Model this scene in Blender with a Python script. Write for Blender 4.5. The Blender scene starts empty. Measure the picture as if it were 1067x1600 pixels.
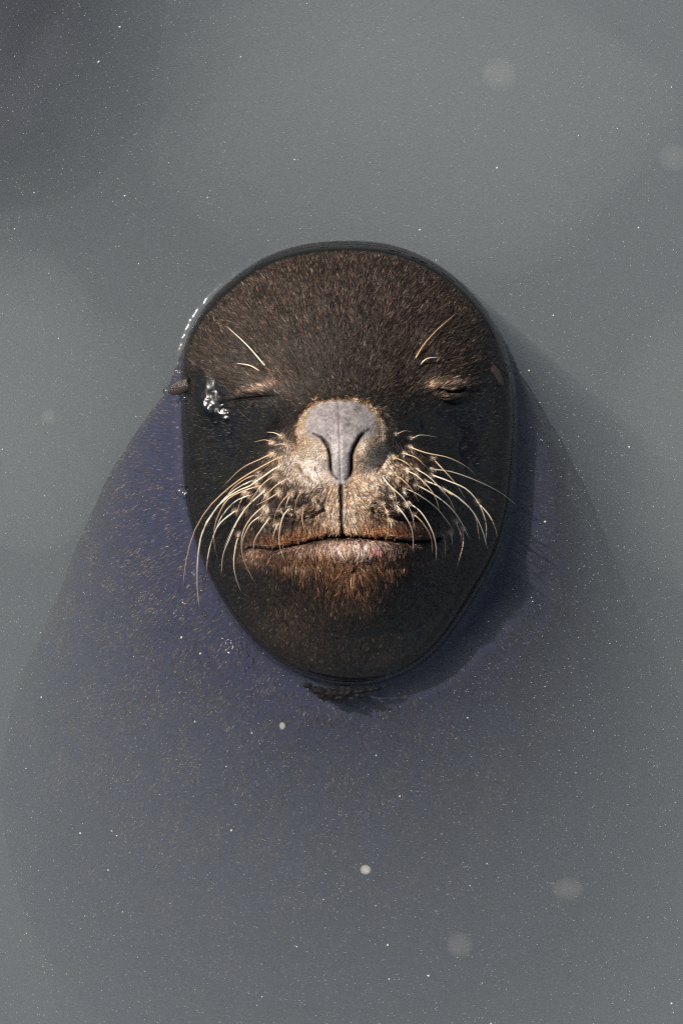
import bpy, math, random
import numpy as np
random.seed(7); rng = np.random.default_rng(7)
R = math.radians
scn = bpy.context.scene

# ------------------------------------------------------------------ camera, sky, sun, exposure
S = 0.0005            # metres per unit of length used below (a unit is half a millimetre)
H = 2.0               # camera height over the water, looking straight down
cam_d = bpy.data.cameras.new('camera'); cam = bpy.data.objects.new('camera', cam_d)
scn.collection.objects.link(cam); scn.camera = cam
cam.location = (0, 0, H)
cam_d.sensor_fit = 'VERTICAL'; cam_d.sensor_height = 36; cam_d.lens = 36 * H / (1600 * S)
cam_d.clip_start = 0.05; cam_d.clip_end = 200

SUN_AZ = (-0.84, 0.54)     # horizontal direction towards the sun
SUN_EL = R(53)
w = bpy.data.worlds.new('World'); scn.world = w; w.use_nodes = True
nt = w.node_tree; bg = nt.nodes['Background']
sky = nt.nodes.new('ShaderNodeTexSky'); sky.sky_type = 'NISHITA'; sky.sun_disc = False
sky.sun_elevation = SUN_EL
sky.sun_rotation = math.atan2(SUN_AZ[0], SUN_AZ[1])
nt.links.new(sky.outputs[0], bg.inputs[0]); bg.inputs[1].default_value = 0.075
sd = bpy.data.lights.new('sun', 'SUN'); so = bpy.data.objects.new('sun', sd); scn.collection.objects.link(so)
sd.energy = 5.0; sd.angle = R(0.7); sd.color = (1.0, 0.94, 0.84)
from mathutils import Vector
n2 = math.hypot(*SUN_AZ)
sv = Vector((SUN_AZ[0]/n2*math.cos(SUN_EL), SUN_AZ[1]/n2*math.cos(SUN_EL), math.sin(SUN_EL)))
so.rotation_euler = sv.to_track_quat('Z', 'Y').to_euler()
so.location = (-2, 1, 3)
vs = scn.view_settings
scn.display_settings.display_device = 'sRGB'
vs.view_transform = 'Standard'; vs.look = 'None'; vs.gamma = 1; vs.use_curve_mapping = False
vs.exposure = 0.68
cy = scn.cycles
cy.use_denoising = False; cy.filter_width = 1.2
try: cy.denoiser = 'OPENIMAGEDENOISE'; cy.denoising_prefilter = 'ACCURATE'
except Exception: pass
cy.max_bounces = 8; cy.volume_bounces = 3; cy.transparent_max_bounces = 16
cy.diffuse_bounces = 2; cy.glossy_bounces = 2; cy.sample_clamp_indirect = 4
cy.caustics_reflective = False; cy.caustics_refractive = False

# ------------------------------------------------------------------ helpers
C = scn.collection
def link(o, parent=None):
    C.objects.link(o)
    if parent: o.parent = parent
    return o
def tag(o, label=None, cat=None, group=None, kind=None):
    for k, v in (('label', label), ('category', cat), ('group', group), ('kind', kind)):
        if v: o[k] = v
    return o

def world(x, y, z):
    """figure units (x right, y down, z up) -> metres; z narrows x and y the way the distance to the eye does"""
    z = np.asarray(z, float) * S
    f = (H - z) / H
    return np.stack([(np.asarray(x, float) - 533.5) * S * f, (800 - np.asarray(y, float)) * S * f, z], -1)

def hsh(i, j, seed):
    h = (i * 374761393 + j * 668265263 + seed * 974634777) & 0xffffffff
    h = ((h ^ (h >> 13)) * 1274126177) & 0xffffffff
    return ((h ^ (h >> 16)) & 0xffff) / 65535.0
def noise(x, y, seed=0):
    x = np.asarray(x, float); y = np.asarray(y, float)
    i = np.floor(x).astype(np.int64); j = np.floor(y).astype(np.int64)
    u = x - i; v = y - j; u = u*u*(3-2*u); v = v*v*(3-2*v)
    a = hsh(i, j, seed); b = hsh(i+1, j, seed); c = hsh(i, j+1, seed); d = hsh(i+1, j+1, seed)
    return (a*(1-u)+b*u)*(1-v) + (c*(1-u)+d*u)*v
def fbm(x, y, seed=0, o=4):
    s = 0; a = .5; t = 0
    for k in range(o):
        s = s + a*noise(np.asarray(x)*2**k, np.asarray(y)*2**k, seed+k*17); t += a; a *= .55
    return s/t
def sstep(a, b, x):
    t = np.clip((np.asarray(x, float)-a)/(b-a), 0, 1); return t*t*(3-2*t)
def gauss(x, y, cx, cy_, rx, ry, p=2, rot=0):
    c, s = math.cos(rot), math.sin(rot)
    dx = x-cx; dy = y-cy_
    u = (dx*c+dy*s)/rx; v = (-dx*s+dy*c)/ry
    return np.exp(-np.power(u*u+v*v, p/2))
def polydist(x, y, pts):
    """distance to a polyline, and the 0..1 place along it"""
    pts = np.array(pts, float); seg = np.linalg.norm(np.diff(pts, axis=0), axis=1); L = seg.sum(); acc = 0
    best = np.full(np.shape(x), 1e9); tt = np.zeros(np.shape(x)); side = np.zeros(np.shape(x))
    for k in range(len(pts)-1):
        a, b = pts[k], pts[k+1]; dx, dy = b-a
        t = np.clip(((x-a[0])*dx+(y-a[1])*dy)/(seg[k]**2+1e-9), 0, 1)
        ex = x-(a[0]+t*dx); ey = y-(a[1]+t*dy); d = np.hypot(ex, ey)
        m = d < best
        tt = np.where(m, (acc+t*seg[k])/L, tt); side = np.where(m, np.sign(dx*ey-dy*ex), side); best = np.minimum(best, d)
        acc += seg[k]
    return best, tt, side
def smooth_line(pts, n):
    """Catmull-Rom through points (any dimension)"""
    p = np.array(pts, float)
    if len(p) == 2: p = np.stack([p[0], (p[0]+p[1])/2, p[1]])
    q = np.vstack([2*p[0]-p[1], p, 2*p[-1]-p[-2]])
    out = []
    for t in np.linspace(0, len(p)-1-1e-6, n):
        i = int(t); f = t-i; a, b, c, d = q[i:i+4]
        out.append(.5*((2*b)+(c-a)*f+(2*a-5*b+4*c-d)*f*f+(3*b-3*c+d-a)*f**3))
    return np.array(out)

# ------------------------------------------------------------------ waterline round the head
OUT = [(540,383),(505,384),(470,389),(420,403),(370,434),(330,470),(303,507),(288,545),(284,590),(285,640),(288,700),(290,760),(300,820),
 (318,875),(345,930),(375,975),(405,1008),(440,1035),(490,1056),(545,1066),(600,1059),(640,1042),(680,1010),(715,963),(745,915),
 (768,875),(785,825),(796,760),(800,700),(801,640),(797,590),(786,545),(766,500),(735,460),(690,422),(640,397),(600,386)]
CX, CY = 542., 715.
_o = np.array(OUT, float); _th = np.arctan2(_o[:,1]-CY, _o[:,0]-CX); _r = np.hypot(_o[:,0]-CX, _o[:,1]-CY)
_s = np.argsort(_th); _th = _th[_s]; _r = _r[_s]
_g = np.linspace(-math.pi, math.pi, 720, endpoint=False)
_R = np.interp(_g, _th, _r, period=2*math.pi)
_k = np.exp(-np.linspace(-2,2,25)**2); _k /= _k.sum()
_R = np.convolve(np.concatenate([_R[-12:], _R, _R[:12]]), _k, 'valid')
def rim(th): return np.interp(th, _g, _R, period=2*math.pi)

# ------------------------------------------------------------------ head relief (heights over the water)
CP = [(540,420,66),(540,470,112),(540,520,146),(540,570,174),(540,605,196),(535,640,242),(535,680,270),(535,720,276),(535,755,270),(535,800,262),
(535,832,252),(540,870,238),(540,910,205),(540,950,165),(540,990,122),(540,1030,74),
(430,470,86),(650,470,86),(440,520,124),(640,520,124),(360,520,80),(725,520,80),
(460,570,158),(620,570,158),(400,570,130),(680,570,130),(340,570,86),(745,570,86),
(480,615,182),(595,615,182),(430,615,150),(650,615,150),(390,615,118),(700,612,118),(340,615,86),(750,610,82),(308,615,55),
(460,650,206),(610,650,206),(430,650,155),(650,650,155),(380,655,108),(705,655,108),(330,655,72),(755,655,72),
(475,690,254),(597,690,254),(440,690,198),(630,690,198),(400,690,135),(680,690,135),(345,690,84),(745,690,84),
(470,735,254),(600,735,254),(430,730,208),(645,730,208),(385,735,128),(700,735,128),(335,735,76),(755,735,76),
(475,775,260),(600,775,260),(425,775,222),(655,775,222),(385,775,142),(700,775,142),(335,775,75),(750,775,75),
(475,815,246),(600,815,246),(420,820,205),(660,820,205),(385,825,142),(695,825,142),(340,825,72),(745,825,72),
(480,870,222),(600,870,222),(430,870,180),(650,870,180),(390,875,125),(690,875,125),(350,880,62),(732,880,62),
(480,930,170),(600,930,170),(430,930,130),(650,930,130),(395,930,84),(690,930,84),
(480,980,115),(600,980,115),(430,975,72),(652,975,72),(490,1022,62),(590,1022,62)]
def rho(x, y):
    return np.hypot(x-CX, y-CY)/rim(np.arctan2(y-CY, x-CX))
def wfun(r): return np.sqrt(np.clip(1-r*r, 0, 1))
_c = np.array(CP, float); _w = wfun(rho(_c[:,0], _c[:,1]))
gx = list(_c[:,0]); gy = list(_c[:,1]); gv = list(_c[:,2]/_w)
for k in range(32):
    a = k/32*2*math.pi-math.pi; rr = rim(a)
    gx.append(CX+rr*math.cos(a)); gy.append(CY+rr*math.sin(a)); gv.append(128+32*max(0, math.sin(a)))
gx, gy, gv = map(np.array, (gx, gy, gv))
def _U(d2): return np.where(d2 > 0, d2*np.log(d2+1e-12), 0)
_n = len(gx); sc_ = 100.
_A = np.zeros((_n+3, _n+3)); _A[:_n,:_n] = _U(((gx[:,None]-gx)**2+(gy[:,None]-gy)**2)/sc_**2)+np.eye(_n)*0.02
_A[:_n,_n] = 1; _A[:_n,_n+1] = gx/sc_; _A[:_n,_n+2] = gy/sc_; _A[_n:,:_n] = _A[:_n,_n:].T
_W = np.linalg.solve(_A, np.concatenate([gv, [0,0,0]]))
def tps(x, y):
    x = np.ravel(x); y = np.ravel(y); o = np.zeros(len(x))
    for i in range(0, len(x), 40000):
        a = x[i:i+40000]; b = y[i:i+40000]
        o[i:i+40000] = _U(((a[:,None]-gx)**2+(b[:,None]-gy)**2)/sc_**2)@_W[:_n]+_W[_n]+_W[_n+1]*a/sc_+_W[_n+2]*b/sc_
    return o

NOSTRIL_L = [(489,677),(503,684),(512,697),(516,712),(517,731),(520,742),(526,748)]
NOSTRIL_R = [(575,671),(562,683),(553,699),(549,712),(549,731),(547,743),(540,749)]
SEPTUM = [(529,628),(531,679),(532,726),(533.5,757),(533.5,800),(535,838)]
MOUTH = [(377,862),(392,856),(434,857),(471,848),(513,840),(541,838),(562,839),(604,843),(641,845),(677,843),(702,839)]
EYE_L = [(348,628),(372,625),(400,622),(418,620),(437,619)]
EYE_R = [(677,608),(700,612),(716,612),(730,608)]
PAD_L = [(507,778),(504,797),(488,808),(465,811),(440,806),(415,815)]
PAD_R = [(572,788),(585,800),(610,809),(640,811),(668,806)]
CHIN = [(408,900),(430,930),(462,962),(500,982),(545,990),(600,975),(645,945),(672,905)]
WL = [[(640,77),(600,58),(557,54)],[(585,110),(545,97),(485,110)],[(665,122),(630,120),(597,130)],
[(590,172),(520,205),(420,255),(318,352)],[(635,190),(540,240),(420,310),(330,380),(230,480),(150,620),(105,800),(92,948)],
[(640,235),(560,285),(470,350),(390,385),(300,450),(215,570),(183,700),(172,830),(175,960),(192,1060)],
[(498,318),(400,360),(300,450),(205,600),(178,720),(168,850)],
[(610,290),(540,340),(480,420),(450,480)],[(680,308),(610,350),(560,400),(522,445)],
[(525,350),(430,380),(340,430),(280,540),(265,640),(278,740)],[(470,400),(380,440),(310,520),(280,590),(235,720),(225,850)],
[(630,385),(560,430),(500,460)],[(700,385),(650,430),(610,500),(592,568)],[(690,470),(650,520),(630,600),(630,690),(665,785)],
[(755,380),(725,430),(708,530)],[(765,470),(755,530),(765,590),(788,635)],[(825,425),(835,460),(850,485)],[(815,250),(815,310),(825,355)],
[(558,452),(480,520),(430,600),(418,690),(440,790),(500,905)],[(540,512),(470,560),(430,640),(420,690)],
[(575,530),(530,590),(490,660),(482,760)],[(440,480),(390,560),(350,650),(315,740),(305,855)],[(405,620),(385,690),(375,790),(390,870),(418,948)],
[(560,370),(500,420),(430,490),(370,590),(320,700)],[(440,390),(405,460),(388,530)],[(385,490),(300,560),(255,650),(222,800)],
[(690,400),(672,440),(662,480)],[(620,560),(600,610),(588,660)],[(520,280),(430,320),(350,390),(290,520)]]
WR = [[(355,65),(400,47),(450,55)],[(440,88),(490,70),(580,82)],[(428,138),(520,170),(640,195),(740,245),(795,295)],
[(385,170),(460,195),(510,240),(545,272)],[(335,192),(400,220),(450,265),(465,290)],[(555,200),(620,270),(690,350),(738,432)],
[(550,260),(660,275),(800,325),(930,390),(1028,468)],[(455,255),(530,300),(600,370),(650,430),(680,500)],
[(270,295),(320,355),(390,420),(435,500),(457,600)],[(335,283),(400,330),(450,390),(478,445)],[(400,262),(470,300),(540,370),(575,430),(593,500)],
[(505,320),(600,360),(700,420),(780,500),(830,600),(858,705)],[(545,290),(640,325),(740,370),(810,450),(850,560),(850,660)],
[(460,345),(560,400),(650,470),(710,550),(760,652)],[(400,365),(480,405),(580,480),(665,590)],[(420,445),(490,500),(550,600),(573,690),(573,765)],
[(445,505),(500,560),(545,640),(553,730)],[(275,450),(300,500),(308,580),(290,670)],[(345,450),(400,520),(440,600),(448,725)],
[(330,370),(345,400),(355,450)],[(610,370),(720,440),(790,520),(815,670)],[(800,440),(870,520),(905,600),(912,640)],
[(680,550),(710,620),(715,680)],[(720,590),(722,680),(685,815)],[(650,612),(660,640),(662,680)],[(212,430),(205,450),(195,475)],
[(615,635),(625,690),(622,750)],[(315,540),(322,560),(324,590)]]
WH = [[(260+a*.2812, 660+b*.2812) for a, b in l] for l in WL]+[[(520+a*.2812, 660+b*.2812) for a, b in l] for l in WR]
ROOTS = [l[0] for l in WH]
_extra = [(460+rng.uniform(-45,40), 775+rng.uniform(-45,32)) for _ in range(14)]+[(612+rng.uniform(-30,50), 775+rng.uniform(-45,32)) for _ in range(14)]

def groove(z, x, y, pts, wd, dp, end=.12):
    d, t, s = polydist(x, y, pts)
    tp = np.minimum(sstep(0, end, t), sstep(1, 1-end, t)) if end else 1
    return z - dp*tp*np.exp(-(d/wd)**2)
def nose_mask(x, y):
    """bare grey skin: broad top, narrowing to the column between the nostrils"""
    top = sstep(1.06, .97, np.power(np.abs((x-532+5*(fbm(x/9,y/9,201,3)-.5))/54), 2.4)+np.power(np.abs((y-667+5*(fbm(x/9,y/9,203,3)-.5))/41), 2.4))
    hw = np.interp(y, [625,668,680,697,712,735,752,758], [58,56,42,23,17,16,12,2])
    col = sstep(2.5, -2.5, np.abs(x-532.5)-hw)*sstep(762, 752, y)*sstep(655,670,y)
    return np.clip(np.maximum(top*sstep(700, 672, y), col), 0, 1)
def snout_mask(x, y):
    return sstep(1.12, .90, np.power(np.abs((x-533)/73), 2.5)+np.power(np.abs((y-691)/69), 2.5))

def height(x, y):
    shp = np.shape(x); x = np.ravel(np.asarray(x, float)); y = np.ravel(np.asarray(y, float))
    r = rho(x, y)
    z = tps(x, y)*wfun(r)
    z = z + 15*snout_mask(x, y)*sstep(752, 700, y+.25*np.abs(x-533))
    z += 6*gauss(x, y, 493, 712, 20, 30)+6*gauss(x, y, 575, 712, 20, 30)      # wings of the nostrils
    z += 4*gauss(x, y, 532, 722, 11, 36, 3)
    z -= snout_mask(x, y)*(9*np.clip(np.abs(x-532)/62, 0, 1)**2+9*sstep(658, 626, y))
    z += 3*gauss(x, y, 506, 655, 18, 16)+3*gauss(x, y, 560, 655, 18, 16)
    z = groove(z, x, y, NOSTRIL_L, 2.2, 12, .3); z = groove(z, x, y, NOSTRIL_R, 2.6, 16, .25)
    z = groove(z, x, y, [(494,686),(505,700),(509,720)], 9, 5, .4)
    z = groove(z, x, y, [(571,684),(560,700),(556,722)], 6, 2.5, .4)
    z = groove(z, x, y, SEPTUM[:4], 1.8, 2.4, .02); z = groove(z, x+4*(fbm(x*0, y/12, 209, 2)-.5), y, SEPTUM[3:], 2.3, 6, .02)
    # whisker pads and their lower folds
    z += 12*gauss(x, y, 463, 772, 42, 34, 2.5)+12*gauss(x, y, 612, 772, 42, 34, 2.5)
    z = groove(z, x, y, PAD_L, 5, 10, .2); z = groove(z, x, y, PAD_R, 5, 10, .2)
    z += 5*gauss(x, y, 470, 830, 70, 13)+5*gauss(x, y, 600, 828, 70, 12)
    # mouth
    d, t, s = polydist(x, y+2.5*(fbm(x/14, y/30, 207, 2)-.5), MOUTH)
    tp = np.minimum(sstep(0, .08, t), sstep(1, .92, t))
    z -= tp*(18*np.exp(-(d/3.4)**2)) + tp*np.where(s > 0, 4*np.exp(-(d/16)), 0)
    z += 13*gauss(x, y, 545, 861, 62, 13)
    z = groove(z, x, y, [(432,884),(462,880),(500,885)], 5, 4, .3); z = groove(z, x, y, [(590,884),(620,882),(650,874)], 5, 4, .3)
    z -= 5*gauss(x, y, 556, 892, 9, 6)
    z += 4*gauss(x, y, 556, 900, 7, 6)
    # chin over the throat
    d, t, s = polydist(x, y, CHIN)
    tp = np.minimum(sstep(0, .25, t), sstep(1, .75, t))
    z -= tp*(np.where(s > 0, 10*np.exp(-d/40), 0)*1.0 + 4*np.exp(-(d/18)**2))
    # eyes: lids, slits, brow
    z += 9*gauss(x, y, 392, 611, 42, 22, 2.5)+10*gauss(x, y, 703, 606, 34, 26, 2.5)
    z = groove(z, x, y+2*(fbm(x/9, y*0, 211, 2)-.5), EYE_L, 1.9, 6, .3); z = groove(z, x, y+3*(fbm(x/7, y*0, 213, 2)-.5), EYE_R, 2.6, 11, .2)
    z += 5*gauss(x, y, 706, 600, 24, 7)+5*gauss(x, y, 706, 620, 22, 6)+4*gauss(x, y, 392, 612, 32, 6)+4*gauss(x, y, 396, 632, 30, 6)
    for q in ((680,596,690,588,706,586),(684,626,702,632,722,628),(728,600,738,606,742,614),(668,604,674,610,676,618),(664,598,670,594,680,592)):
        z = groove(z, x, y, [q[:2], q[2:4], q[4:]], 1.9, 3, .4)
    z = groove(z, x, y, [(345,640),(380,638),(420,632)], 5, 4, .3); z = groove(z, x, y, [(672,618),(700,630),(730,622)], 4, 4, .3)
    z = groove(z, x, y, [(372,580),(400,578),(430,590)], 5, 3, .3); z = groove(z, x, y, [(668,575),(700,566),(728,580)], 5, 3, .3)
    z += 6*gauss(x, y, 412, 574, 10, 8)+6*gauss(x, y, 650, 568, 10, 8)
    for i, px_ in enumerate((350, 358, 366)):                                 # crow's feet beside the left eye
        z = groove(z, x, y, [(340,605+i*14),(356,612+i*8),(366,618+i*5)], 2.2, 2.5, .3)
    # flatter wet slick between left ear and eye
    pm = .93*gauss(x, y, 326, 622, 27, 40, 4)
    z = z*(1-pm)+pm*(84+.30*(x-328)+.17*(y-622)+3.4*(fbm((x*.9+y*.35+6*fbm(x/13,y/11,331,2))/10, (y*.9-x*.35)/24, 71, 2)-.5))
    pm = .8*gauss(x, y, 350, 648, 9, 13, 3)
    z = z*(1-pm)+pm*(92+.30*(x-350)+.17*(y-648)+2.5*(fbm((x+.6*y)/9, (y-.6*x)/12, 73, 2)-.5))
    for q, wd, dp in (([(350,668),(371,700),(366,745)], 10, 5), ([(737,662),(714,700),(722,750)], 10, 5), ([(368,885),(384,940),(424,990)], 12, 7),
                      ([(716,885),(700,935),(664,985)], 12, 7), ([(440,640),(418,664),(402,700)], 9, 5), ([(622,640),(650,664),(668,700)], 9, 5), ([(330,780),(345,830),(352,862)], 9, 4)):
        z = groove(z, x, y, q, wd, dp, .4)
    # parting on the crown
    z = groove(z, x, y, [(548,452),(545,480),(542,510)], 6, 4, .3)
    din = (1-r)*rim(np.arctan2(y-CY, x-CX))
    z -= 2.5*np.exp(-((din-9)/2.2)**2)*sstep(560, 500, y)
    # little mounds the whiskers grow from
    for (a, b) in ROOTS+_extra:
        m = (np.abs(x-a) < 12) & (np.abs(y-b) < 12)
        z[m] += 4.0*gauss(x[m], y[m], a, b, 4.2, 3.8)
    # coarse unevenness
    a = np.arctan2(y-700, x-535); rr = np.hypot(x-535, y-700)
    am = sstep(1, .9, r)*(1-.85*snout_mask(x, y))
    z += am*(3.4*(fbm(x/34, y/34, 3)-.5)*2 + 1.5*(1-.9*gauss(x, y, 330, 625, 30, 42, 4))*(fbm(a*26, rr/26, 9, 3)-.5)*2)
    return z.reshape(shp)

# ------------------------------------------------------------------ colour of coat and skin
def mix(a, b, t):
    t = np.clip(t, 0, 1)[..., None]; return a*(1-t)+np.array(b)*t
def coat(x, y, z, fur=False):
    """returns colour (linear) and wetness"""
    x = np.asarray(x, float); y = np.asarray(y, float); n = len(x)
    r = rho(x, y); a = np.arctan2(y-700, x-535); rr = np.hypot(x-535, y-700)
    n1 = fbm(x/45, y/45, 21); n2_ = .5*fbm(a*70, rr/11, 31, 3)+.5*fbm(a*30, rr/30, 37, 2); n3 = fbm(x/6, y/7, 41, 3)
    c = np.tile(np.array([0.016, 0.011, 0.008]), (n, 1))
    # crown: dry brown coat, with shine painted in near the top
    crown = sstep(640, 560, y)*sstep(1.0, .93, r)*sstep(310, 420, x+(600-y)*.25)*sstep(775, 660, x-(600-y)*.25)
    c = mix(c, (0.020, 0.013, 0.0095) if fur else (0.007,0.005,0.004), crown*np.clip(.1+.9*n2_, 0, 1)*np.clip(2.4*fbm(a*9, rr/60, 305, 3)-.35, .25, 1.6)*np.interp(y, [400, 470, 540, 620], [2.0, 1.5, .5, .15]))
    brow = gauss(x, y, 540, 585, 110, 35)
    c = mix(c, (0.011, 0.0065, 0.0045), brow*.7)
    c = mix(c, (0.28, 0.17, 0.12), gauss(x, y, 408, 606, 24, 5, 2, -.25)*.6)
    c = mix(c, (0.16, 0.10, 0.065), gauss(x, y, 425, 590, 36, 20)*.1)
    c = mix(c, (0.50, 0.30, 0.18), gauss(x, y, 673, 603, 7, 5)*.9); c = mix(c, (0.20, 0.12, 0.08), (gauss(x, y, 705, 600, 26, 6)+gauss(x, y, 705, 620, 24, 6))*n3*.6)
    c = mix(c, (0.13, 0.08, 0.055), gauss(x, y, 703, 600, 28, 10)*.35+gauss(x, y, 705, 622, 25, 8)*.35)
    # cheeks: soaked black coat
    wet = np.clip(sstep(590, 650, y+ (np.abs(x-540)-150)*.25)*sstep(105, 150, np.hypot((x-535)/1.15, (y-790)*.95)), 0, 1)
    wet = np.maximum(wet, sstep(330, 318, x)*sstep(560, 590, y)); wet = np.maximum(wet, sstep(.955, .985, r))
    wet = np.maximum(wet, sstep(920, 1000, y)*.8)
    wet = np.maximum(wet, gauss(x, y, 332, 626, 26, 36, 4)*.95)
    wet = np.maximum(wet, sstep(725, 760, x)*sstep(470, 560, y)*.8)
    c = mix(c, (0.0075, 0.0060, 0.0055) if fur else (0.0045, 0.0040, 0.0040), wet*.92)
    c = mix(c, (0.05, 0.033, 0.022), (.75*gauss(x, y, 440, 985, 60, 45, 3, .8)+.4*gauss(x, y, 560, 1030, 80, 30))*n2_**1.5)
    din = (1-r)*rim(np.arctan2(y-CY, x-CX)); c = mix(c, (.002,.002,.002), np.exp(-((din-9)/2.0)**2)*.95*sstep(560, 500, y)); c = mix(c, (.002,.002,.002), np.exp(-(din/3.0)**2)*.9)  # dark waterline reflections painted in as near-black rim lines
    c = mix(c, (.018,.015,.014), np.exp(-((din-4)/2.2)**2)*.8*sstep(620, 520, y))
    # muzzle
    mz = np.exp(-(((x-534)/(82))**2+((y-742)/62)**2)**1.5)
    tan = np.array([0.54, 0.32, 0.19]); 
    c = mix(c, tan, mz*np.clip(-.1+1.6*n3*(.4+1.2*n2_), 0, 1))
    lpad = gauss(x, y, 455, 785, 48, 24, 3, -.15)+gauss(x, y, 628, 783, 52, 26, 3, .15)
    c = mix(c, (0.012, 0.007, 0.005), (lpad+.8*gauss(x, y, 432, 762, 32, 34)+.8*gauss(x, y, 648, 762, 34, 34)+.5*gauss(x, y, 470, 765, 24, 18)+.5*gauss(x, y, 605, 765, 24, 18))*np.clip(1.9*n3+.15, 0, 1))
    c = mix(c, (0.78, 0.61, 0.48), gauss(x, y, 487, 720, 32, 24)*1.0*(.3+1.0*n3)+gauss(x, y, 497, 742, 26, 18)*.5)
    c = mix(c, (0.62, 0.45, 0.33), gauss(x, y, 582, 715, 24, 36)*(.35+.8*n3))
    d, t, s = polydist(x, y, MOUTH)
    up = np.where(s < 0, 1, 0)
    lipw = np.exp(-((x-540)/125)**4)
    c = mix(c, (0.25, 0.098, 0.042), up*np.exp(-((d-12)/12)**2)*lipw*(.2+.9*n3))
    c = mix(c, (0.45, 0.30, 0.20), gauss(x, y, 534, 800, 30, 34)*.7)
    low = (1-up)
    c = mix(c, (0.64, 0.38, 0.29), low*(gauss(x, y, 548, 857, 34, 13, 3)*(.1+1.5*n3)+.45*gauss(x, y, 540, 855, 85, 10, 3)*n3))
    c = mix(c, (0.22, 0.10, 0.045), low*gauss(x, y, 545, 872, 100, 20, 2)*(n2_*1.2-.1))
    c = mix(c, (0.25, 0.11, 0.05), gauss(x, y, 556, 915, 30, 25)*n2_)
    c = mix(c, (0.045, 0.022, 0.011), gauss(x, y, 545, 930, 100, 45)*n2_*.9)
    c = mix(c, (0.030, 0.017, 0.010), gauss(x, y, 530, 975, 110, 55)*n2_*.8)
    c = mix(c, (0.22, 0.12, 0.07), gauss(x, y, 395, 868, 16, 14)*.8)
    for q in (ROOTS+_extra):
        m = (np.abs(x-q[0]) < 14) & (np.abs(y-q[1]) < 14)
        if m.any(): c[m] = mix(c[m], (0.50, 0.34, 0.23), gauss(x[m], y[m], q[0], q[1], 4.2, 3.6)*.85)
    c = mix(c, (0.45, 0.10, 0.09), gauss(x, y, 587, 858, 9, 4, 4, -.1))
    # nose rim and bare nose
    sm = snout_mask(x, y); nm = nose_mask(x, y)
    wob = snout_mask(x+16*(n3-.5), y+14*(n2_-.5))
    edge = np.clip(1-np.abs(wob-.5)/.5, 0, 1)*sstep(735, 690, y)
    c = mix(c, (0.24, 0.10, 0.05), edge*(.2+.8*n2_))
    c = mix(c, (0.50, 0.33, 0.21), sstep(.6, 1., wob)*sstep(730, 680, y)*(.45+.7*n3))
    if not fur:
        c = c*.5
        c = mix(c, np.array([0.20, 0.172, 0.165]), nm)
        c = mix(c, (0.27, 0.238, 0.225), nm*sstep(690, 720, y))
        c *= np.clip(1+nm*(1.0*(fbm(x/3.2, y/3.2, 77, 2)-.5)+.8*(fbm(x/16, y/16, 79, 3)-.5)), .2, 2)[:, None]
        wet = wet*(1-nm)
    # dark inside of slits
    for pts, wd in ((NOSTRIL_L, 1.9), (NOSTRIL_R, 2.6), (MOUTH, 3.0), (EYE_L, 1.5), (EYE_R, 2.2), (SEPTUM[3:], 2.2)):
        d, t, s = polydist(x, y, pts); c = mix(c, (0.008, 0.006, 0.005), np.exp(-(d/wd)**2)*.96)
    # coat under water: dark, with reflected sky painted in as blue
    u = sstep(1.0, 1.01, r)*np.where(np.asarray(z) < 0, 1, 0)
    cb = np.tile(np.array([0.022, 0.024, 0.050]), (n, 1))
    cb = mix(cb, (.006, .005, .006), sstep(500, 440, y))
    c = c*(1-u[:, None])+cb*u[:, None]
    return np.clip(c, 0, 1), np.clip(wet, 0, 1)

# ------------------------------------------------------------------ sea lion body: one continuous mesh
N = 460
u = np.linspace(-1, 1, N); A, B = np.meshgrid(u, u)          # B rows = y
with np.errstate(all='ignore'):
    big = np.abs(A) > np.abs(B)
    rad = np.where(big, A, B)
    ph = np.where(big, (math.pi/4)*(B/np.where(A == 0, 1, A)), math.pi/2-(math.pi/4)*(A/np.where(B == 0, 1, B)))
ax = rad*np.cos(ph); ay = rad*np.sin(ph)
rd = np.hypot(ax, ay); th = np.arctan2(ay, ax)
RIMX = 1.0
rd2 = 1-(1-np.clip(rd,0,1))**1.15
gxp = CX+rd2*rim(th)*np.cos(th); gyp = CY+rd2*rim(th)*np.sin(th)
gz = height(gxp, gyp)
vpx = [np.stack([gxp.ravel(), gyp.ravel(), gz.ravel()], -1)]
idx = np.arange(N*N).reshape(N, N)
quads = [np.stack([idx[:-1,:-1].ravel(), idx[1:,:-1].ravel(), idx[1:,1:].ravel(), idx[:-1,1:].ravel()], -1)]
loop = np.concatenate([idx[0,:-1], idx[:-1,-1], idx[-1,:0:-1], idx[:0:-1,0]])
lth = np.arctan2(gyp.ravel()[loop]-CY, gxp.ravel()[loop]-CX)
RINGS = np.array([(0,0,0,0),(8,268,345,724),(40,304,338,752),(100,350,352,812),(190,392,390,890),(300,436,430,990),(430,485,470,1110),
 (660,540,500,1230),(1100,470,440,1450),(1600,330,300,1700),(2100,170,150,1950),(2400,30,30,2100)], float)
ds = np.concatenate([np.linspace(0, 12, 7)[1:], np.linspace(14, 120, 34), np.linspace(125, 500, 44), np.linspace(520, 2400, 36)])
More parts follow.
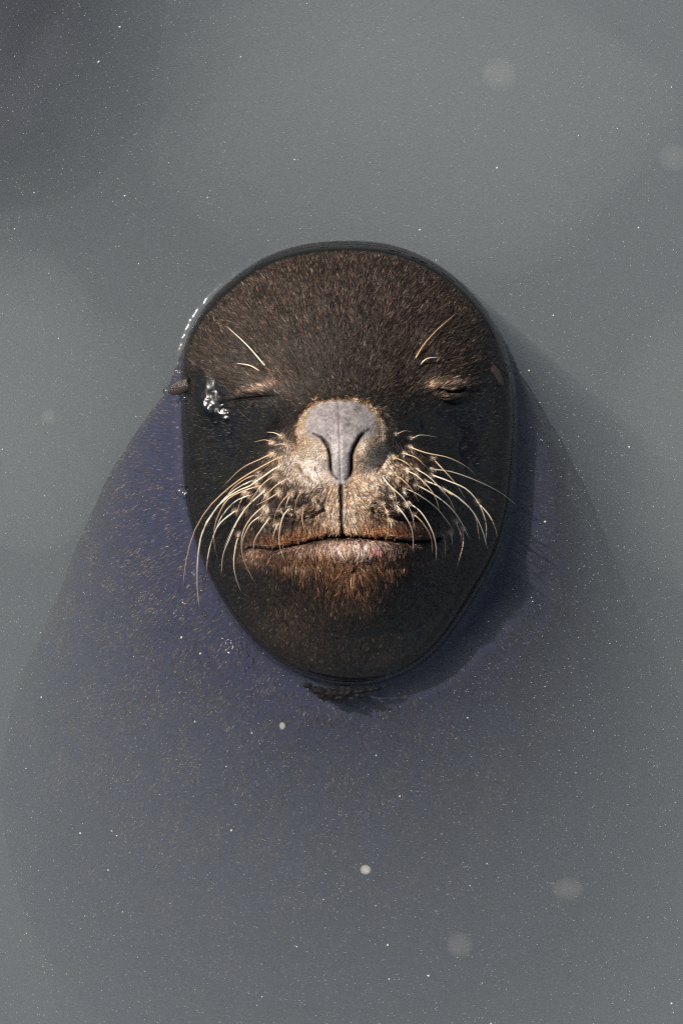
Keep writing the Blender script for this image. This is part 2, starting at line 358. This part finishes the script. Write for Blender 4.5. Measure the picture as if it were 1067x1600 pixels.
def ring(d, th):
    a = np.interp(d, RINGS[1:,0], RINGS[1:,1]); b = np.interp(d, RINGS[1:,0], RINGS[1:,2]); c = np.interp(d, RINGS[1:,0], RINGS[1:,3])
    k = sstep(0, 70, d); k2 = sstep(0, 30, d)
    cx = CX; c = CY*(1-k)+c*k
    ex = cx+a*np.cos(th); ey = c+b*np.sin(th)
    gr = 1+np.minimum(d, 40)*.0009
    hx = CX+rim(th)*gr*np.cos(th); hy = CY+rim(th)*gr*np.sin(th)
    x = hx*(1-k)+ex*k; y = hy*(1-k)+ey*k
    s = 14*(fbm(np.cos(th)*2.2+9+d*.003, np.sin(th)*2.2+d*.004, 51)-.5)*sstep(5, 120, d)*2
    return x+s*np.cos(th), y+s*np.sin(th)
# body rings stepping down under water
prev = loop; base = N*N
for d in ds:
    x, y = ring(d, lth)
    z = np.full(len(x), -float(d))
    vpx.append(np.stack([x, y, z], -1))
    cur = base+np.arange(len(loop)); base += len(loop)
    quads.append(np.stack([prev, cur, np.roll(cur, -1), np.roll(prev, -1)], -1)); prev = cur
VP = np.concatenate(vpx); Q = np.concatenate(quads)
P = world(VP[:,0], VP[:,1], VP[:,2])
me = bpy.data.meshes.new('body')
me.vertices.add(len(P)); me.vertices.foreach_set('co', P.astype(np.float32).ravel())
me.loops.add(Q.size); me.loops.foreach_set('vertex_index', Q.astype(np.int32).ravel())
me.polygons.add(len(Q)); me.polygons.foreach_set('loop_start', np.arange(0, Q.size, 4, dtype=np.int32))
me.polygons.foreach_set('use_smooth', np.ones(len(Q), bool))
# orient faces outwards (up on top of the head)
me.update(calc_edges=True)
# close the far end
nrm = np.zeros((len(P), 3)); e1 = P[Q[:,2]]-P[Q[:,0]]; e2 = P[Q[:,3]]-P[Q[:,1]]; fn = np.cross(e1, e2)
if fn[:(N-1)*(N-1),2].sum() < 0:
    me.flip_normals(); fn = -fn
ta = fn[(N-1)*(N-1):]; tc = P[Q[(N-1)*(N-1):]].mean(1); cc = world(540, 900, -200)
flipskirt = ((tc-np.array([0,-.05,0]))*ta)[:,:2].sum() < 0
if flipskirt: fn[(N-1)*(N-1):] *= -1
for k in range(4): np.add.at(nrm, Q[:,k], fn)
nrm /= np.linalg.norm(nrm, axis=1, keepdims=True)+1e-12
print('skirt flip', flipskirt)
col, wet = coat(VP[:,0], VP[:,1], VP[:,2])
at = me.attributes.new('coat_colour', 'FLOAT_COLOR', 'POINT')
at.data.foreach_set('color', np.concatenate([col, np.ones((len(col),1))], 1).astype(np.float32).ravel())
at = me.attributes.new('wetness', 'FLOAT', 'POINT'); at.data.foreach_set('value', wet.astype(np.float32))
nmv = nose_mask(VP[:,0], VP[:,1])*(VP[:,2] > 0)
at = me.attributes.new('bare', 'FLOAT', 'POINT'); at.data.foreach_set('value', nmv.astype(np.float32))

def mat(name):
    m = bpy.data.materials.new(name); m.use_nodes = True
    return m, m.node_tree, m.node_tree.nodes['Principled BSDF']
mb, nt, pb = mat('sea_lion_skin')
L = nt.links.new
ca = nt.nodes.new('ShaderNodeAttribute'); ca.attribute_name = 'coat_colour'
wa = nt.nodes.new('ShaderNodeAttribute'); wa.attribute_name = 'wetness'
ba = nt.nodes.new('ShaderNodeAttribute'); ba.attribute_name = 'bare'
L(ca.outputs['Color'], pb.inputs['Base Color'])
mr = nt.nodes.new('ShaderNodeMapRange'); L(wa.outputs['Fac'], mr.inputs[0]); mr.inputs[3].default_value = .62; mr.inputs[4].default_value = .17
pb.inputs['IOR'].default_value = 1.34
mr2 = nt.nodes.new('ShaderNodeMix'); mr2.data_type = 'FLOAT'; L(ba.outputs['Fac'], mr2.inputs[0]); L(mr.outputs[0], mr2.inputs[2]); mr2.inputs[3].default_value = .40
L(mr2.outputs[0], pb.inputs['Roughness'])
tx = nt.nodes.new('ShaderNodeTexCoord')
vo = nt.nodes.new('ShaderNodeTexVoronoi'); vo.inputs['Scale'].default_value = 650; L(tx.outputs['Object'], vo.inputs['Vector'])
nz = nt.nodes.new('ShaderNodeTexNoise'); nz.inputs['Scale'].default_value = 900; nz.inputs['Detail'].default_value = 4; L(tx.outputs['Object'], nz.inputs['Vector'])
mx = nt.nodes.new('ShaderNodeMix'); mx.data_type = 'FLOAT'; L(ba.outputs['Fac'], mx.inputs[0]); L(nz.outputs['Fac'], mx.inputs[2]); L(vo.outputs['Distance'], mx.inputs[3])
bp = nt.nodes.new('ShaderNodeBump'); bp.inputs['Distance'].default_value = .0006; bp.inputs['Strength'].default_value = .6
bs = nt.nodes.new('ShaderNodeMapRange'); L(wa.outputs['Fac'], bs.inputs[0]); bs.inputs[3].default_value = .6; bs.inputs[4].default_value = .07; L(bs.outputs[0], bp.inputs['Strength'])
L(mx.outputs[0], bp.inputs['Height']); L(bp.outputs[0], pb.inputs['Normal'])
me.materials.append(mb)

root = bpy.data.objects.new('sea_lion', None); root.location = (0, 0, 0); link(root)
tag(root, 'dark brown sea lion resting upright in the water, eyes closed and grey nose pointing up', 'sea lion')
body = link(bpy.data.objects.new('body', me), root)

# ------------------------------------------------------------------ fur
area = np.linalg.norm(fn, axis=1)*.5
NT = (N-1)*(N-1)
def curves_obj(name, pos, rads, cols, material, parent):
    n, k, _ = pos.shape
    cu = bpy.data.hair_curves.new(name); cu.add_curves([k]*n)
    cu.points.foreach_set('position', pos.astype(np.float32).ravel())
    ra = cu.attributes.get('radius') or cu.attributes.new('radius', 'FLOAT', 'POINT')
    ra.data.foreach_set('value', rads.astype(np.float32).ravel())
    a_ = cu.attributes.new('hair_colour', 'FLOAT_COLOR', 'CURVE')
    a_.data.foreach_set('color', np.concatenate([cols, np.ones((n,1))], 1).astype(np.float32).ravel())
    cu.materials.append(material)
    return tag(link(bpy.data.objects.new(name, cu), parent), kind='stuff')
def sample(faces, n):
    a_ = area[faces]; f = rng.choice(faces, n, p=a_/a_.sum())
    s, t = rng.random(n), rng.random(n)
    q = Q[f]; w_ = np.stack([(1-s)*(1-t), s*(1-t), s*t, (1-s)*t], -1)[..., None]
    return (P[q]*w_).sum(1), (VP[q]*w_).sum(1), (nrm[q]*w_).sum(1)
def crownf(x, y): return gauss(x, y, 540, 440, 170, 75, 2)
NOSE3 = world(533, 700, 150)
def grow(p, v, nm, length, lift, spread, k=4, curl=.5):
    fl = p-NOSE3; fl /= np.linalg.norm(fl, axis=1, keepdims=True)
    nm = nm/np.linalg.norm(nm, axis=1, keepdims=True)
    fl = fl-nm*(fl*nm).sum(1, keepdims=True); fl /= np.linalg.norm(fl, axis=1, keepdims=True)+1e-9
    sd_ = np.cross(nm, fl)
    # locks: neighbouring hairs lean the same way
    lean = (fbm(v[:,0]/22, v[:,1]/22, 61, 3)-.5)*1.3+(noise(v[:,0]/6, v[:,1]/6, 67)-.5)*.6
    ang = lean*spread+rng.normal(0, .11, len(p))
    d0 = fl*np.cos(ang)[:,None]+sd_*np.sin(ang)[:,None]
    out = []; q = p.copy()
    for i in range(k):
        out.append(q.copy()); f = i/(k-1)
        li = lift*(1-curl*f*1.5)
        d = d0*np.cos(li)[:,None]+nm*np.sin(li)[:,None]
        q = q+d*(length/(k-1))[:,None]
    return np.stack(out, 1)
hm = bpy.data.materials.new('fur_hair'); hm.use_nodes = True; nt = hm.node_tree; nt.nodes.clear()
hb = nt.nodes.new('ShaderNodeBsdfPrincipled'); om = nt.nodes.new('ShaderNodeOutputMaterial')
ha = nt.nodes.new('ShaderNodeAttribute'); ha.attribute_name = 'hair_colour'
nt.links.new(ha.outputs['Color'], hb.inputs['Base Color']); nt.links.new(hb.outputs[0], om.inputs[0])
hb.inputs['Roughness'].default_value = .4; hb.inputs['IOR'].default_value = 1.3

nh = 230000
p, v, nn = sample(np.arange(NT), nh)
c, wt = coat(v[:,0], v[:,1], v[:,2], fur=True)
rr = rho(v[:,0], v[:,1]); nmk = nose_mask(v[:,0], v[:,1])
keep = (rng.random(nh) > nmk*1.1) & (rng.random(nh) > wt*.68) & (rng.random(nh) > 1.3*gauss(v[:,0], v[:,1], 330, 625, 26, 34, 4)) & ((1-rr)*rim(np.arctan2(v[:,1]-CY, v[:,0]-CX)) > np.interp(v[:,1], [480, 560], [13, 3]))
for pts, wd in ((NOSTRIL_L, 5), (NOSTRIL_R, 5), (EYE_L, 3), (EYE_R, 3), (SEPTUM[3:], 3)):
    keep &= polydist(v[:,0], v[:,1], pts)[0] > wd
p, v, nn, c, wt, rr = (q[keep] for q in (p, v, nn, c, wt, rr))
x, y = v[:,0], v[:,1]; m_ = len(x)
dn = np.hypot((x-533), (y-705)*.9)
ln = np.interp(dn, [50, 110, 200, 330], [4, 8, 11, 12])*rng.uniform(.6, 1.25, m_)
ln *= (1+1.0*gauss(x, y, 545, 925, 130, 50, 3))*(1-.45*wt)*np.interp(rr, [.9, 1], [1, .45])
lift = np.interp(dn, [50, 120, 300], [.42, .36, .30])*(1-wt*.8)*rng.uniform(.5, 1.3, m_)
pos = grow(p, v, nn, ln*S, lift, 1.0*(1-wt*.5))
rad0 = .2*S*(1+.2*wt)*rng.uniform(.7, 1.2, m_)
rads = rad0[:,None]*np.array([1, .95, .75, .25])
pale = rng.random(m_) < .07*(1-wt)
br = np.exp(rng.normal(0, .95, m_))*1.3
c2 = c*br[:,None]; c2[pale] = c2[pale]*2.5+np.array([.10, .074, .056])*np.clip(.25+crownf(x[pale], y[pale])*1.2, 0, 1)[:,None]
c2 = np.clip(c2, 0.002, .85)
curves_obj('fur', pos, rads, c2, hm, root)

# hair on the shoulders under water
skirt = np.arange(NT, len(Q)); sz = P[Q[skirt]][:,:,2].mean(1); skirt = skirt[sz > -.33]
nb = 260000
p, v, nn = sample(skirt, nb)
cl = fbm(v[:,0]/60, v[:,1]/60, 91)
patch = fbm(v[:,0]/24, v[:,1]/38, 95, 3)
keep = rng.random(nb) < sstep(.25, .8, patch)*.5+.5
p, v, nn, cl = (q[keep] for q in (p, v, nn, cl)); nb = len(p)
pos = grow(p, v, nn, rng.uniform(4, 10, nb)*S*np.interp(-v[:,2], [0, 25], [.3, 1]), rng.uniform(.02, .14, nb), .5)
rads = (rng.uniform(.14, .34, nb)*S)[:,None]*np.array([1, .95, .75, .25])
tone = np.clip(np.exp(rng.normal(-3.3, .85, nb))*(.55+1.5*(patch[keep]-.3))*np.interp(v[:,0], [150, 540, 900], [1.7, 1.1, .8]), .01, .5)  # sunlit left side painted in: hair tone brightens towards the left
curves_obj('submerged_fur', pos, rads, tone[:,None]*np.array([1.0, .78, .58]), hm, root)

# ------------------------------------------------------------------ whiskers
def tube(name, path, r0, r1, material, parent, k=5):
    n = len(path); V = []; F = []
    for i in range(n):
        t = path[min(i+1, n-1)]-path[max(i-1, 0)]; t /= np.linalg.norm(t)+1e-12
        a = np.cross(t, [0, 0, 1.]); 
        if np.linalg.norm(a) < 1e-3: a = np.array([1., 0, 0])
        a /= np.linalg.norm(a); b = np.cross(t, a)
        f = i/(n-1); rad_ = (r0*(1-f)**.7+r1*(1-(1-f)**.7))
        for j in range(k):
            g = 2*math.pi*j/k; V.append(path[i]+rad_*(a*math.cos(g)+b*math.sin(g)))
    for i in range(n-1):
        for j in range(k): F.append((i*k+j, i*k+(j+1)%k, (i+1)*k+(j+1)%k, (i+1)*k+j))
    V.append(path[-1]); F += [((n-1)*k+j, (n-1)*k+(j+1)%k, n*k) for j in range(k)]
    m = bpy.data.meshes.new(name); m.from_pydata([tuple(q) for q in V], [], F); m.polygons.foreach_set('use_smooth', [True]*len(F))
    m.materials.append(material); return link(bpy.data.objects.new(name, m), parent)
wm, nt, pb = mat('whisker_horn')
oi = nt.nodes.new('ShaderNodeObjectInfo'); cr = nt.nodes.new('ShaderNodeValToRGB')
cr.color_ramp.elements[0].color = (.42, .25, .12, 1); cr.color_ramp.elements[1].color = (.78, .66, .50, 1)
nt.links.new(oi.outputs['Random'], cr.inputs[0]); nt.links.new(cr.outputs[0], pb.inputs['Base Color'])
pb.inputs['Roughness'].default_value = .3
def surf1(x, y):
    return float(height(np.array([x]), np.array([y]))[0]) if rho(np.array([x]), np.array([y]))[0] < 1 else None
def whisker(name, l, r0, rise=26):
    pl = smooth_line(l, 14); n = len(pl)
    Ln = np.linalg.norm(np.diff(pl, axis=0), axis=1).sum()
    z0 = surf1(*pl[0]) or 0; st = surf1(*pl[-1])
    z1 = (st+10+.12*Ln) if st is not None else -14
    path = []
    for i, (a, b) in enumerate(pl):
        f = i/(n-1); s_ = surf1(a, b)
        z = z0*(1-f)+z1*f+rise*math.sin(math.pi*f)*min(1, Ln/80)
        if s_ is not None and i > 0: z = max(z, s_+3*min(1, f*6))
        if i == 0: z = z0-3
        path.append(world(a, b, z))
    return tube(name, np.array(path), r0*S, .18*S, wm, root)
for i, l in enumerate(WH):
    Ln = sum(math.dist(l[k], l[k+1]) for k in range(len(l)-1))
    whisker('whisker', l, .65+min(Ln, 180)/180*.6)
b1 = lambda a, b: (240+a*.3, 360+b*.3)
b2 = lambda a, b: (520+a*.3, 360+b*.3)
for l in ([b1(585,710), b1(490,600), b1(380,498)], [b1(555,733), b1(500,703), b1(432,692)],
          [b2(425,675), b2(470,600), b2(540,520), b2(643,430)], [b2(452,700), b2(490,668), b2(550,660)]):
    whisker('brow_whisker', l, 1.35, 14)

# ------------------------------------------------------------------ ears: small curled pinnae laid back along the head
def ear(bx, by, bz, tx_, ty, tz, size):
    b0 = np.array([bx, by, bz], float); t0 = np.array([tx_, ty, tz], float); ax_ = t0-b0; Lr = np.linalg.norm(ax_); ax_ /= Lr
    s0 = np.cross(ax_, [0, 0, 1.]); s0 /= np.linalg.norm(s0); u0 = np.cross(s0, ax_)
    V = []; F = []; n, k = 14, 20
    for i in range(n):
        f = i/(n-1); w_ = size*(1-f**2.2)**.6*(.75+.25*math.sin(f*3)); c_ = b0+ax_*Lr*f+u0*size*.25*math.sin(f*2.5)
        for j in range(k):
            g = 2*math.pi*j/k; a = math.cos(g)*w_; b = math.sin(g)*w_*.55
            if math.sin(g) < 0: b += w_*.42*(1-abs(math.cos(g)))*sstep(0, .3, f)*sstep(1, .8, f)     # the rolled opening
            V.append(tuple(world(*(c_+s0*a*.8+u0*b).tolist())))
    for i in range(n-1):
        for j in range(k): F.append((i*k+j, i*k+(j+1)%k, (i+1)*k+(j+1)%k, (i+1)*k+j))
    F.append(tuple(range(k))); F.append(tuple(range((n-1)*k, n*k)))
    m = bpy.data.meshes.new('ear'); m.from_pydata(V, [], F); m.polygons.foreach_set('use_smooth', [True]*len(F))
    m.materials.append(em); return link(bpy.data.objects.new('ear', m), root)
em, nt, pb = mat('ear_skin'); pb.inputs['Base Color'].default_value = (.030, .018, .012, 1); pb.inputs['Roughness'].default_value = .2
nz = nt.nodes.new('ShaderNodeTexNoise'); nz.inputs['Scale'].default_value = 500; bp = nt.nodes.new('ShaderNodeBump'); bp.inputs['Distance'].default_value = .0002
nt.links.new(nz.outputs['Fac'], bp.inputs['Height']); nt.links.new(bp.outputs[0], pb.inputs['Normal'])
ear(298, 598, 38, 264, 614, 5, 14)
ear(764, 570, 60, 786, 607, 34, 12)

# dark ripple reflections below the chin, added as a near-black mesh
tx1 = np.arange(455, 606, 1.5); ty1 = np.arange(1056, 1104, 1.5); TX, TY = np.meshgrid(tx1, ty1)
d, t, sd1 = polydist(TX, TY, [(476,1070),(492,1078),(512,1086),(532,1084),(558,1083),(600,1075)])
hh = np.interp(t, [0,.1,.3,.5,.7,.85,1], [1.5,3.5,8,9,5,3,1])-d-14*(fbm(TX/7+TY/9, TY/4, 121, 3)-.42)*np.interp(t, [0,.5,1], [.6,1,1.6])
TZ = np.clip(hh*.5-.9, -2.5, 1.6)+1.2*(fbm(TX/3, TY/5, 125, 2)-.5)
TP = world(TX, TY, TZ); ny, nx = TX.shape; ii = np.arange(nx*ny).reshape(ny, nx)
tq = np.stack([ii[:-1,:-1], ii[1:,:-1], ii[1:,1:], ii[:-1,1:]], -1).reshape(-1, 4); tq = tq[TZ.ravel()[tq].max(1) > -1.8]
usd, inv = np.unique(tq, return_inverse=True); tm_ = bpy.data.meshes.new('dark_ripple_mark')
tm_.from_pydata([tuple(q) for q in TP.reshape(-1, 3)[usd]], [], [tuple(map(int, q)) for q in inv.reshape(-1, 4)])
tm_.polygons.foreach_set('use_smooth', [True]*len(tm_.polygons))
tfm, nt, pb = mat('ripple_mark_black'); pb.inputs['Base Color'].default_value = (.004, .003, .003, 1); pb.inputs['Roughness'].default_value = .6; pb.inputs['IOR'].default_value = 1.2
tm_.materials.append(tfm); link(bpy.data.objects.new('dark_ripple_mark', tm_), root)

# ------------------------------------------------------------------ water
def meniscus(x, y):
    th_ = np.arctan2(y-CY, x-CX); d = (np.hypot(x-CX, y-CY)-rim(th_))
    d = d+4.0*(noise(th_*45+700, 0*th_, 14)-.5)*.55*sstep(2.0, 2.5, np.abs(th_))
    return (6.0+2.5*(noise(th_*14+50, 0*th_, 8)-.5))*np.exp(-np.maximum(d, -4)/(3.6+1.6*noise(th_*9+30, 0*th_, 6)))*(1+.5*(fbm(th_*36+900, 0*th_, 12, 2)-.5))
def ripples(x, y):
    z = 0
    z = z+5.0*gauss(x, y, 358, 1010, 15, 25)*(fbm(x/5, y/7, 101, 3)-.5)*2
    z = z+0.0*gauss(x, y, 525, 1078, 66, 12)*(fbm(x/9, y/5, 111, 3)-.5)*2+4*gauss(x, y, 467, 1066, 9, 5)*(fbm(x/9, y/5, 111, 3)-.5)*2
    z = z+.5*(fbm(x/120, y/120, 5, 2)-.5)
    return z
rr_ = np.concatenate([np.linspace(-30, -4, 4), np.linspace(-3, 24, 40), 24+np.geomspace(1.2, 60, 45), 84+np.geomspace(6, 14000, 50)])
na = 1400; tha = np.linspace(-math.pi, math.pi, na, endpoint=False)
V = [world(CX, CY, 0)[None]]
for d in rr_:
    r_ = rim(tha)+d
    if d > 200: 
        k = sstep(200, 1500, d); r_ = r_*(1-k)+(330+d)*k
    x = CX+r_*np.cos(tha); y = CY+r_*np.sin(tha)
    z = (meniscus(x, y)+ripples(x, y)) if d < 1000 else np.zeros(na)
    V.append(np.stack([(x-533.5)*S, (800-y)*S, z*S], -1))
nr = len(rr_); depth = 1.5
last = V[-1].copy(); last[:,2] = -depth; V.append(last); V.append(np.array([[V[0][0,0], V[0][0,1], -depth]]))
V = np.concatenate(V); F = []
j = np.arange(na); jn = (j+1) % na
tri0 = [(0, 1+int(b), 1+int(a)) for a, b in zip(j, jn)]
qs = []
for i in range(nr): qs.append(np.stack([1+i*na+j, 1+i*na+jn, 1+(i+1)*na+jn, 1+(i+1)*na+j], -1))
F = tri0+[tuple(map(int, q)) for q in np.concatenate(qs)]
bc = 1+(nr+1)*na
F += [(bc, 1+nr*na+int(a), 1+nr*na+int(b)) for a, b in zip(j, jn)]
wme = bpy.data.meshes.new('water'); wme.from_pydata([tuple(q) for q in V], [], F); wme.validate()
import bmesh
bm = bmesh.new(); bm.from_mesh(wme); bmesh.ops.recalc_face_normals(bm, faces=bm.faces)
bm.to_mesh(wme); bm.free()
sm_ = np.array([1]*len(wme.polygons), bool); sm_[-na*2:] = False
wme.polygons.foreach_set('use_smooth', sm_)
wmat = bpy.data.materials.new('murky_water'); wmat.use_nodes = True; nt = wmat.node_tree; nt.nodes.clear(); L = nt.links.new
om = nt.nodes.new('ShaderNodeOutputMaterial'); fr = nt.nodes.new('ShaderNodeFresnel'); fr.inputs[0].default_value = 1.33
tr = nt.nodes.new('ShaderNodeBsdfTransparent'); gl = nt.nodes.new('ShaderNodeBsdfGlossy'); gl.inputs['Roughness'].default_value = .14
ms = nt.nodes.new('ShaderNodeMixShader'); L(fr.outputs[0], ms.inputs[0]); L(tr.outputs[0], ms.inputs[1]); L(gl.outputs[0], ms.inputs[2]); L(ms.outputs[0], om.inputs['Surface'])
pv = nt.nodes.new('ShaderNodeVolumePrincipled')
pv.inputs['Color'].default_value = (.465, .503, .530, 1); pv.inputs['Density'].default_value = 2.95; pv.inputs['Anisotropy'].default_value = .1
L(pv.outputs[0], om.inputs['Volume'])
wme.materials.append(wmat)
water = tag(link(bpy.data.objects.new('water', wme)), kind='structure')

# sea floor below
fm, nt, pb = mat('sea_floor_mud'); nz = nt.nodes.new('ShaderNodeTexNoise'); nz.inputs['Scale'].default_value = 6
cr = nt.nodes.new('ShaderNodeValToRGB'); cr.color_ramp.elements[0].color = (.06, .055, .045, 1); cr.color_ramp.elements[1].color = (.14, .13, .10, 1)
nt.links.new(nz.outputs['Fac'], cr.inputs[0]); nt.links.new(cr.outputs[0], pb.inputs['Base Color']); pb.inputs['Roughness'].default_value = .9
fme = bpy.data.meshes.new('sea_floor'); g = 40
vv = [(-7+14*i/g, -7+14*k/g, -1.42+.03*math.sin(i*1.3)*math.cos(k*.9)) for k in range(g+1) for i in range(g+1)]
fme.from_pydata(vv, [], [(k*(g+1)+i, k*(g+1)+i+1, (k+1)*(g+1)+i+1, (k+1)*(g+1)+i) for k in range(g) for i in range(g)])
fme.polygons.foreach_set('use_smooth', [True]*(g*g)); fme.materials.append(fm)
tag(link(bpy.data.objects.new('sea_floor', fme)), kind='structure')

# ------------------------------------------------------------------ specks drifting in the water
OCT = np.array([(1,0,0),(0,1,0),(-1,0,0),(0,-1,0),(0,0,1),(0,0,-1)], float)
OF = np.array([(0,1,4),(1,2,4),(2,3,4),(3,0,4),(1,0,5),(2,1,5),(3,2,5),(0,3,5)])
def specks(name, n, rlo, rhi, zlo, zhi, material, pw=2.):
    x = rng.uniform(-160, 1230, n); y = rng.uniform(-160, 1760, n); z = -rng.uniform(zlo, zhi, n)
    ok = rho(x, y) > 1.015; x, y, z = x[ok], y[ok], z[ok]; n = len(x)
    r_ = (rlo+(rhi-rlo)*rng.random(n)**pw)*S
    st = np.stack([rng.uniform(.8, 1.7, n), np.ones(n), rng.uniform(.6, 1, n)], -1)
    a = rng.uniform(0, math.pi, n); v = OCT[None]*st[:,None]*r_[:,None,None]
    vx = v[...,0]*np.cos(a)[:,None]-v[...,1]*np.sin(a)[:,None]; vy = v[...,0]*np.sin(a)[:,None]+v[...,1]*np.cos(a)[:,None]
    c0 = world(x, y, z); VV = np.stack([vx, vy, v[...,2]], -1)+c0[:,None]
    FF = (OF[None]+(np.arange(n)*6)[:,None,None]).reshape(-1, 3)
    m = bpy.data.meshes.new(name); VV = VV.reshape(-1, 3)
    m.vertices.add(len(VV)); m.vertices.foreach_set('co', VV.astype(np.float32).ravel())
    m.loops.add(FF.size); m.loops.foreach_set('vertex_index', FF.astype(np.int32).ravel())
    m.polygons.add(len(FF)); m.polygons.foreach_set('loop_start', np.arange(0, FF.size, 3, dtype=np.int32))
    m.update(calc_edges=True); m.materials.append(material)
    return link(bpy.data.objects.new(name, m))
spm, nt, pb = mat('pale_speck'); pb.inputs['Base Color'].default_value = (.5, .5, .46, 1); pb.inputs['Roughness'].default_value = .6
o = specks('floating_specks', 60000, .18, .7, 2, 140, spm, 4)
tag(o, 'countless fine pale specks drifting just under the water', 'specks', kind='stuff')
o = specks('floating_flecks', 550, .5, 2.2, 2, 60, spm, 4)
tag(o, 'scattered larger white flecks floating near the water surface', 'flecks', kind='stuff')


# ------------------------------------------------------------------ dark mass deep down at one corner, and pale blobs drifting in the murk
import bmesh
from mathutils import noise as mno
def lump(name, x, y, z, rx, ry, rz, amp, fq, material, sub=5, seed=0):
    bm = bmesh.new(); bmesh.ops.create_icosphere(bm, subdivisions=sub, radius=1)
    for v in bm.verts:
        k = 1+amp*mno.fractal(v.co*fq+Vector((seed, 0, 0)), 1, 2, 4)
        v.co = Vector((v.co.x*rx, v.co.y*ry, v.co.z*rz))*k*S
    m = bpy.data.meshes.new(name); bm.to_mesh(m); bm.free(); m.polygons.foreach_set('use_smooth', [True]*len(m.polygons)); m.materials.append(material)
    o = link(bpy.data.objects.new(name, m)); o.location = tuple(world(x, y, z).tolist()); return o
rm, nt, pb = mat('dark_submerged'); nz = nt.nodes.new('ShaderNodeTexNoise'); nz.inputs['Scale'].default_value = 60; nz.inputs['Detail'].default_value = 6
cr = nt.nodes.new('ShaderNodeValToRGB'); cr.color_ramp.elements[0].color = (.010, .010, .018, 1); cr.color_ramp.elements[1].color = (.035, .035, .06, 1)
nt.links.new(nz.outputs['Fac'], cr.inputs[0]); nt.links.new(cr.outputs[0], pb.inputs['Base Color']); pb.inputs['Roughness'].default_value = .8
o = lump('submerged_dark_shape', -70, -40, -475, 350, 430, 430, .12, 1.1, rm, seed=3)
tag(o, 'dark blurred shape lurking under the murky water in the top left corner', 'rock')
bmt = bpy.data.materials.new('pale_jelly'); bmt.use_nodes = True; nt = bmt.node_tree; nt.nodes.clear(); L = nt.links.new
om = nt.nodes.new('ShaderNodeOutputMaterial'); ms = nt.nodes.new('ShaderNodeMixShader'); tr = nt.nodes.new('ShaderNodeBsdfTransparent'); df = nt.nodes.new('ShaderNodeBsdfDiffuse')
df.inputs[0].default_value = (.72, .70, .62, 1); lw = nt.nodes.new('ShaderNodeLayerWeight'); lw.inputs[0].default_value = .4
mp = nt.nodes.new('ShaderNodeMapRange'); L(lw.outputs['Facing'], mp.inputs[0]); mp.inputs[3].default_value = .02; mp.inputs[4].default_value = .0
L(mp.outputs[0], ms.inputs[0]); L(tr.outputs[0], ms.inputs[1]); L(df.outputs[0], ms.inputs[2]); L(ms.outputs[0], om.inputs[0])
bm2 = bmt.copy(); bm2.name = 'whiter_jelly'; [n_ for n_ in bm2.node_tree.nodes if n_.type == 'MAP_RANGE'][0].inputs[3].default_value = .17
for k, (x, y, z, rx, ry, mt_, lb) in enumerate([
    (780, 116, -40, 29, 27, bmt, 'large faint round blob drifting in the water near the top right'),
    (1052, 246, -40, 24, 23, bmt, 'faint yellowish round blob in the water at the right edge'),
    (76, 651, -30, 12, 12, bmt, 'small faint grey blob in open water left of the sea lion'),
    (886, 1389, -30, 26, 19, bmt, 'irregular pale oval blob in the water at the lower right'),
    (718, 1476, -40, 21, 21, bmt, 'faint round blob in the water below and left of the pale oval one'),
    (571, 1359, -8, 8.5, 8, bm2, 'small bright white round blob in the water straight below the chin'),
    (441, 1134, -6, 5, 6, bm2, 'tiny white blob floating over the dark chest left of centre')]):
    o = lump('drifting_blob', x, y, z, rx, ry, rx*.7, .05, 1.6, mt_, 4, k*5); tag(o, lb, 'blob', 'pale blobs drifting in the water')

# faint silt clouds added to brighten patches of the water
sm2 = bpy.data.materials.new('added_silt_haze'); sm2.use_nodes = True; nt = sm2.node_tree; nt.nodes.clear()
om = nt.nodes.new('ShaderNodeOutputMaterial'); pv = nt.nodes.new('ShaderNodeVolumePrincipled'); pv.inputs['Color'].default_value = (.70, .73, .72, 1); pv.inputs['Density'].default_value = .75
nt.links.new(pv.outputs[0], om.inputs['Volume'])
for k, (x, y, z, rx, ry, rz) in enumerate([(660, 190, -330, 440, 270, 290), (1180, 720, -340, 260, 300, 290), (60, 640, -330, 210, 260, 280)]):
    o = lump('added_silt_cloud', x, y, z, rx, ry, rz, .25, .9, sm2, 4, 40+k*7)
    tag(o, kind='stuff')

# beads of water added for sun glints along the left side of the head
wb = bpy.data.materials.new('water_bead'); wb.use_nodes = True; nt = wb.node_tree; nt.nodes.clear(); L = nt.links.new
om = nt.nodes.new('ShaderNodeOutputMaterial'); fr = nt.nodes.new('ShaderNodeFresnel'); fr.inputs[0].default_value = 1.45
tr = nt.nodes.new('ShaderNodeBsdfTransparent'); gl = nt.nodes.new('ShaderNodeBsdfGlossy'); gl.inputs['Roughness'].default_value = .16
ms = nt.nodes.new('ShaderNodeMixShader'); L(fr.outputs[0], ms.inputs[0]); L(tr.outputs[0], ms.inputs[1]); L(gl.outputs[0], ms.inputs[2]); L(ms.outputs[0], om.inputs['Surface'])
for k, (x, y, q, lb) in enumerate([(262, 611, 7, 'glinting bead of water on the tip of the left ear'), (277, 580, 5, 'glinting bead of water on the waterline just above the left ear'),
    (283, 768, 8, 'largest glinting bead of water on the left waterline, level with the muzzle'), (290, 622, 5, 'small bead of water just below the left ear'),
    (287, 942, 4, 'small bead of water floating left of the jaw beyond the whisker tips'), (302, 896, 4, 'small bead of water floating beside the lowest left whisker tips')]):
    rm_ = float(height(np.array([x+.0]), np.array([y+.0]))[0]) if rho(np.array([x+.0]), np.array([y+.0]))[0] < 1 else 0
    o = lump('water_bead', x, y, max(rm_, 3 if k else 9), q, q, q*.8, .05, 1, wb, 4, k); tag(o, lb, 'water bead', 'beads of water round the head')
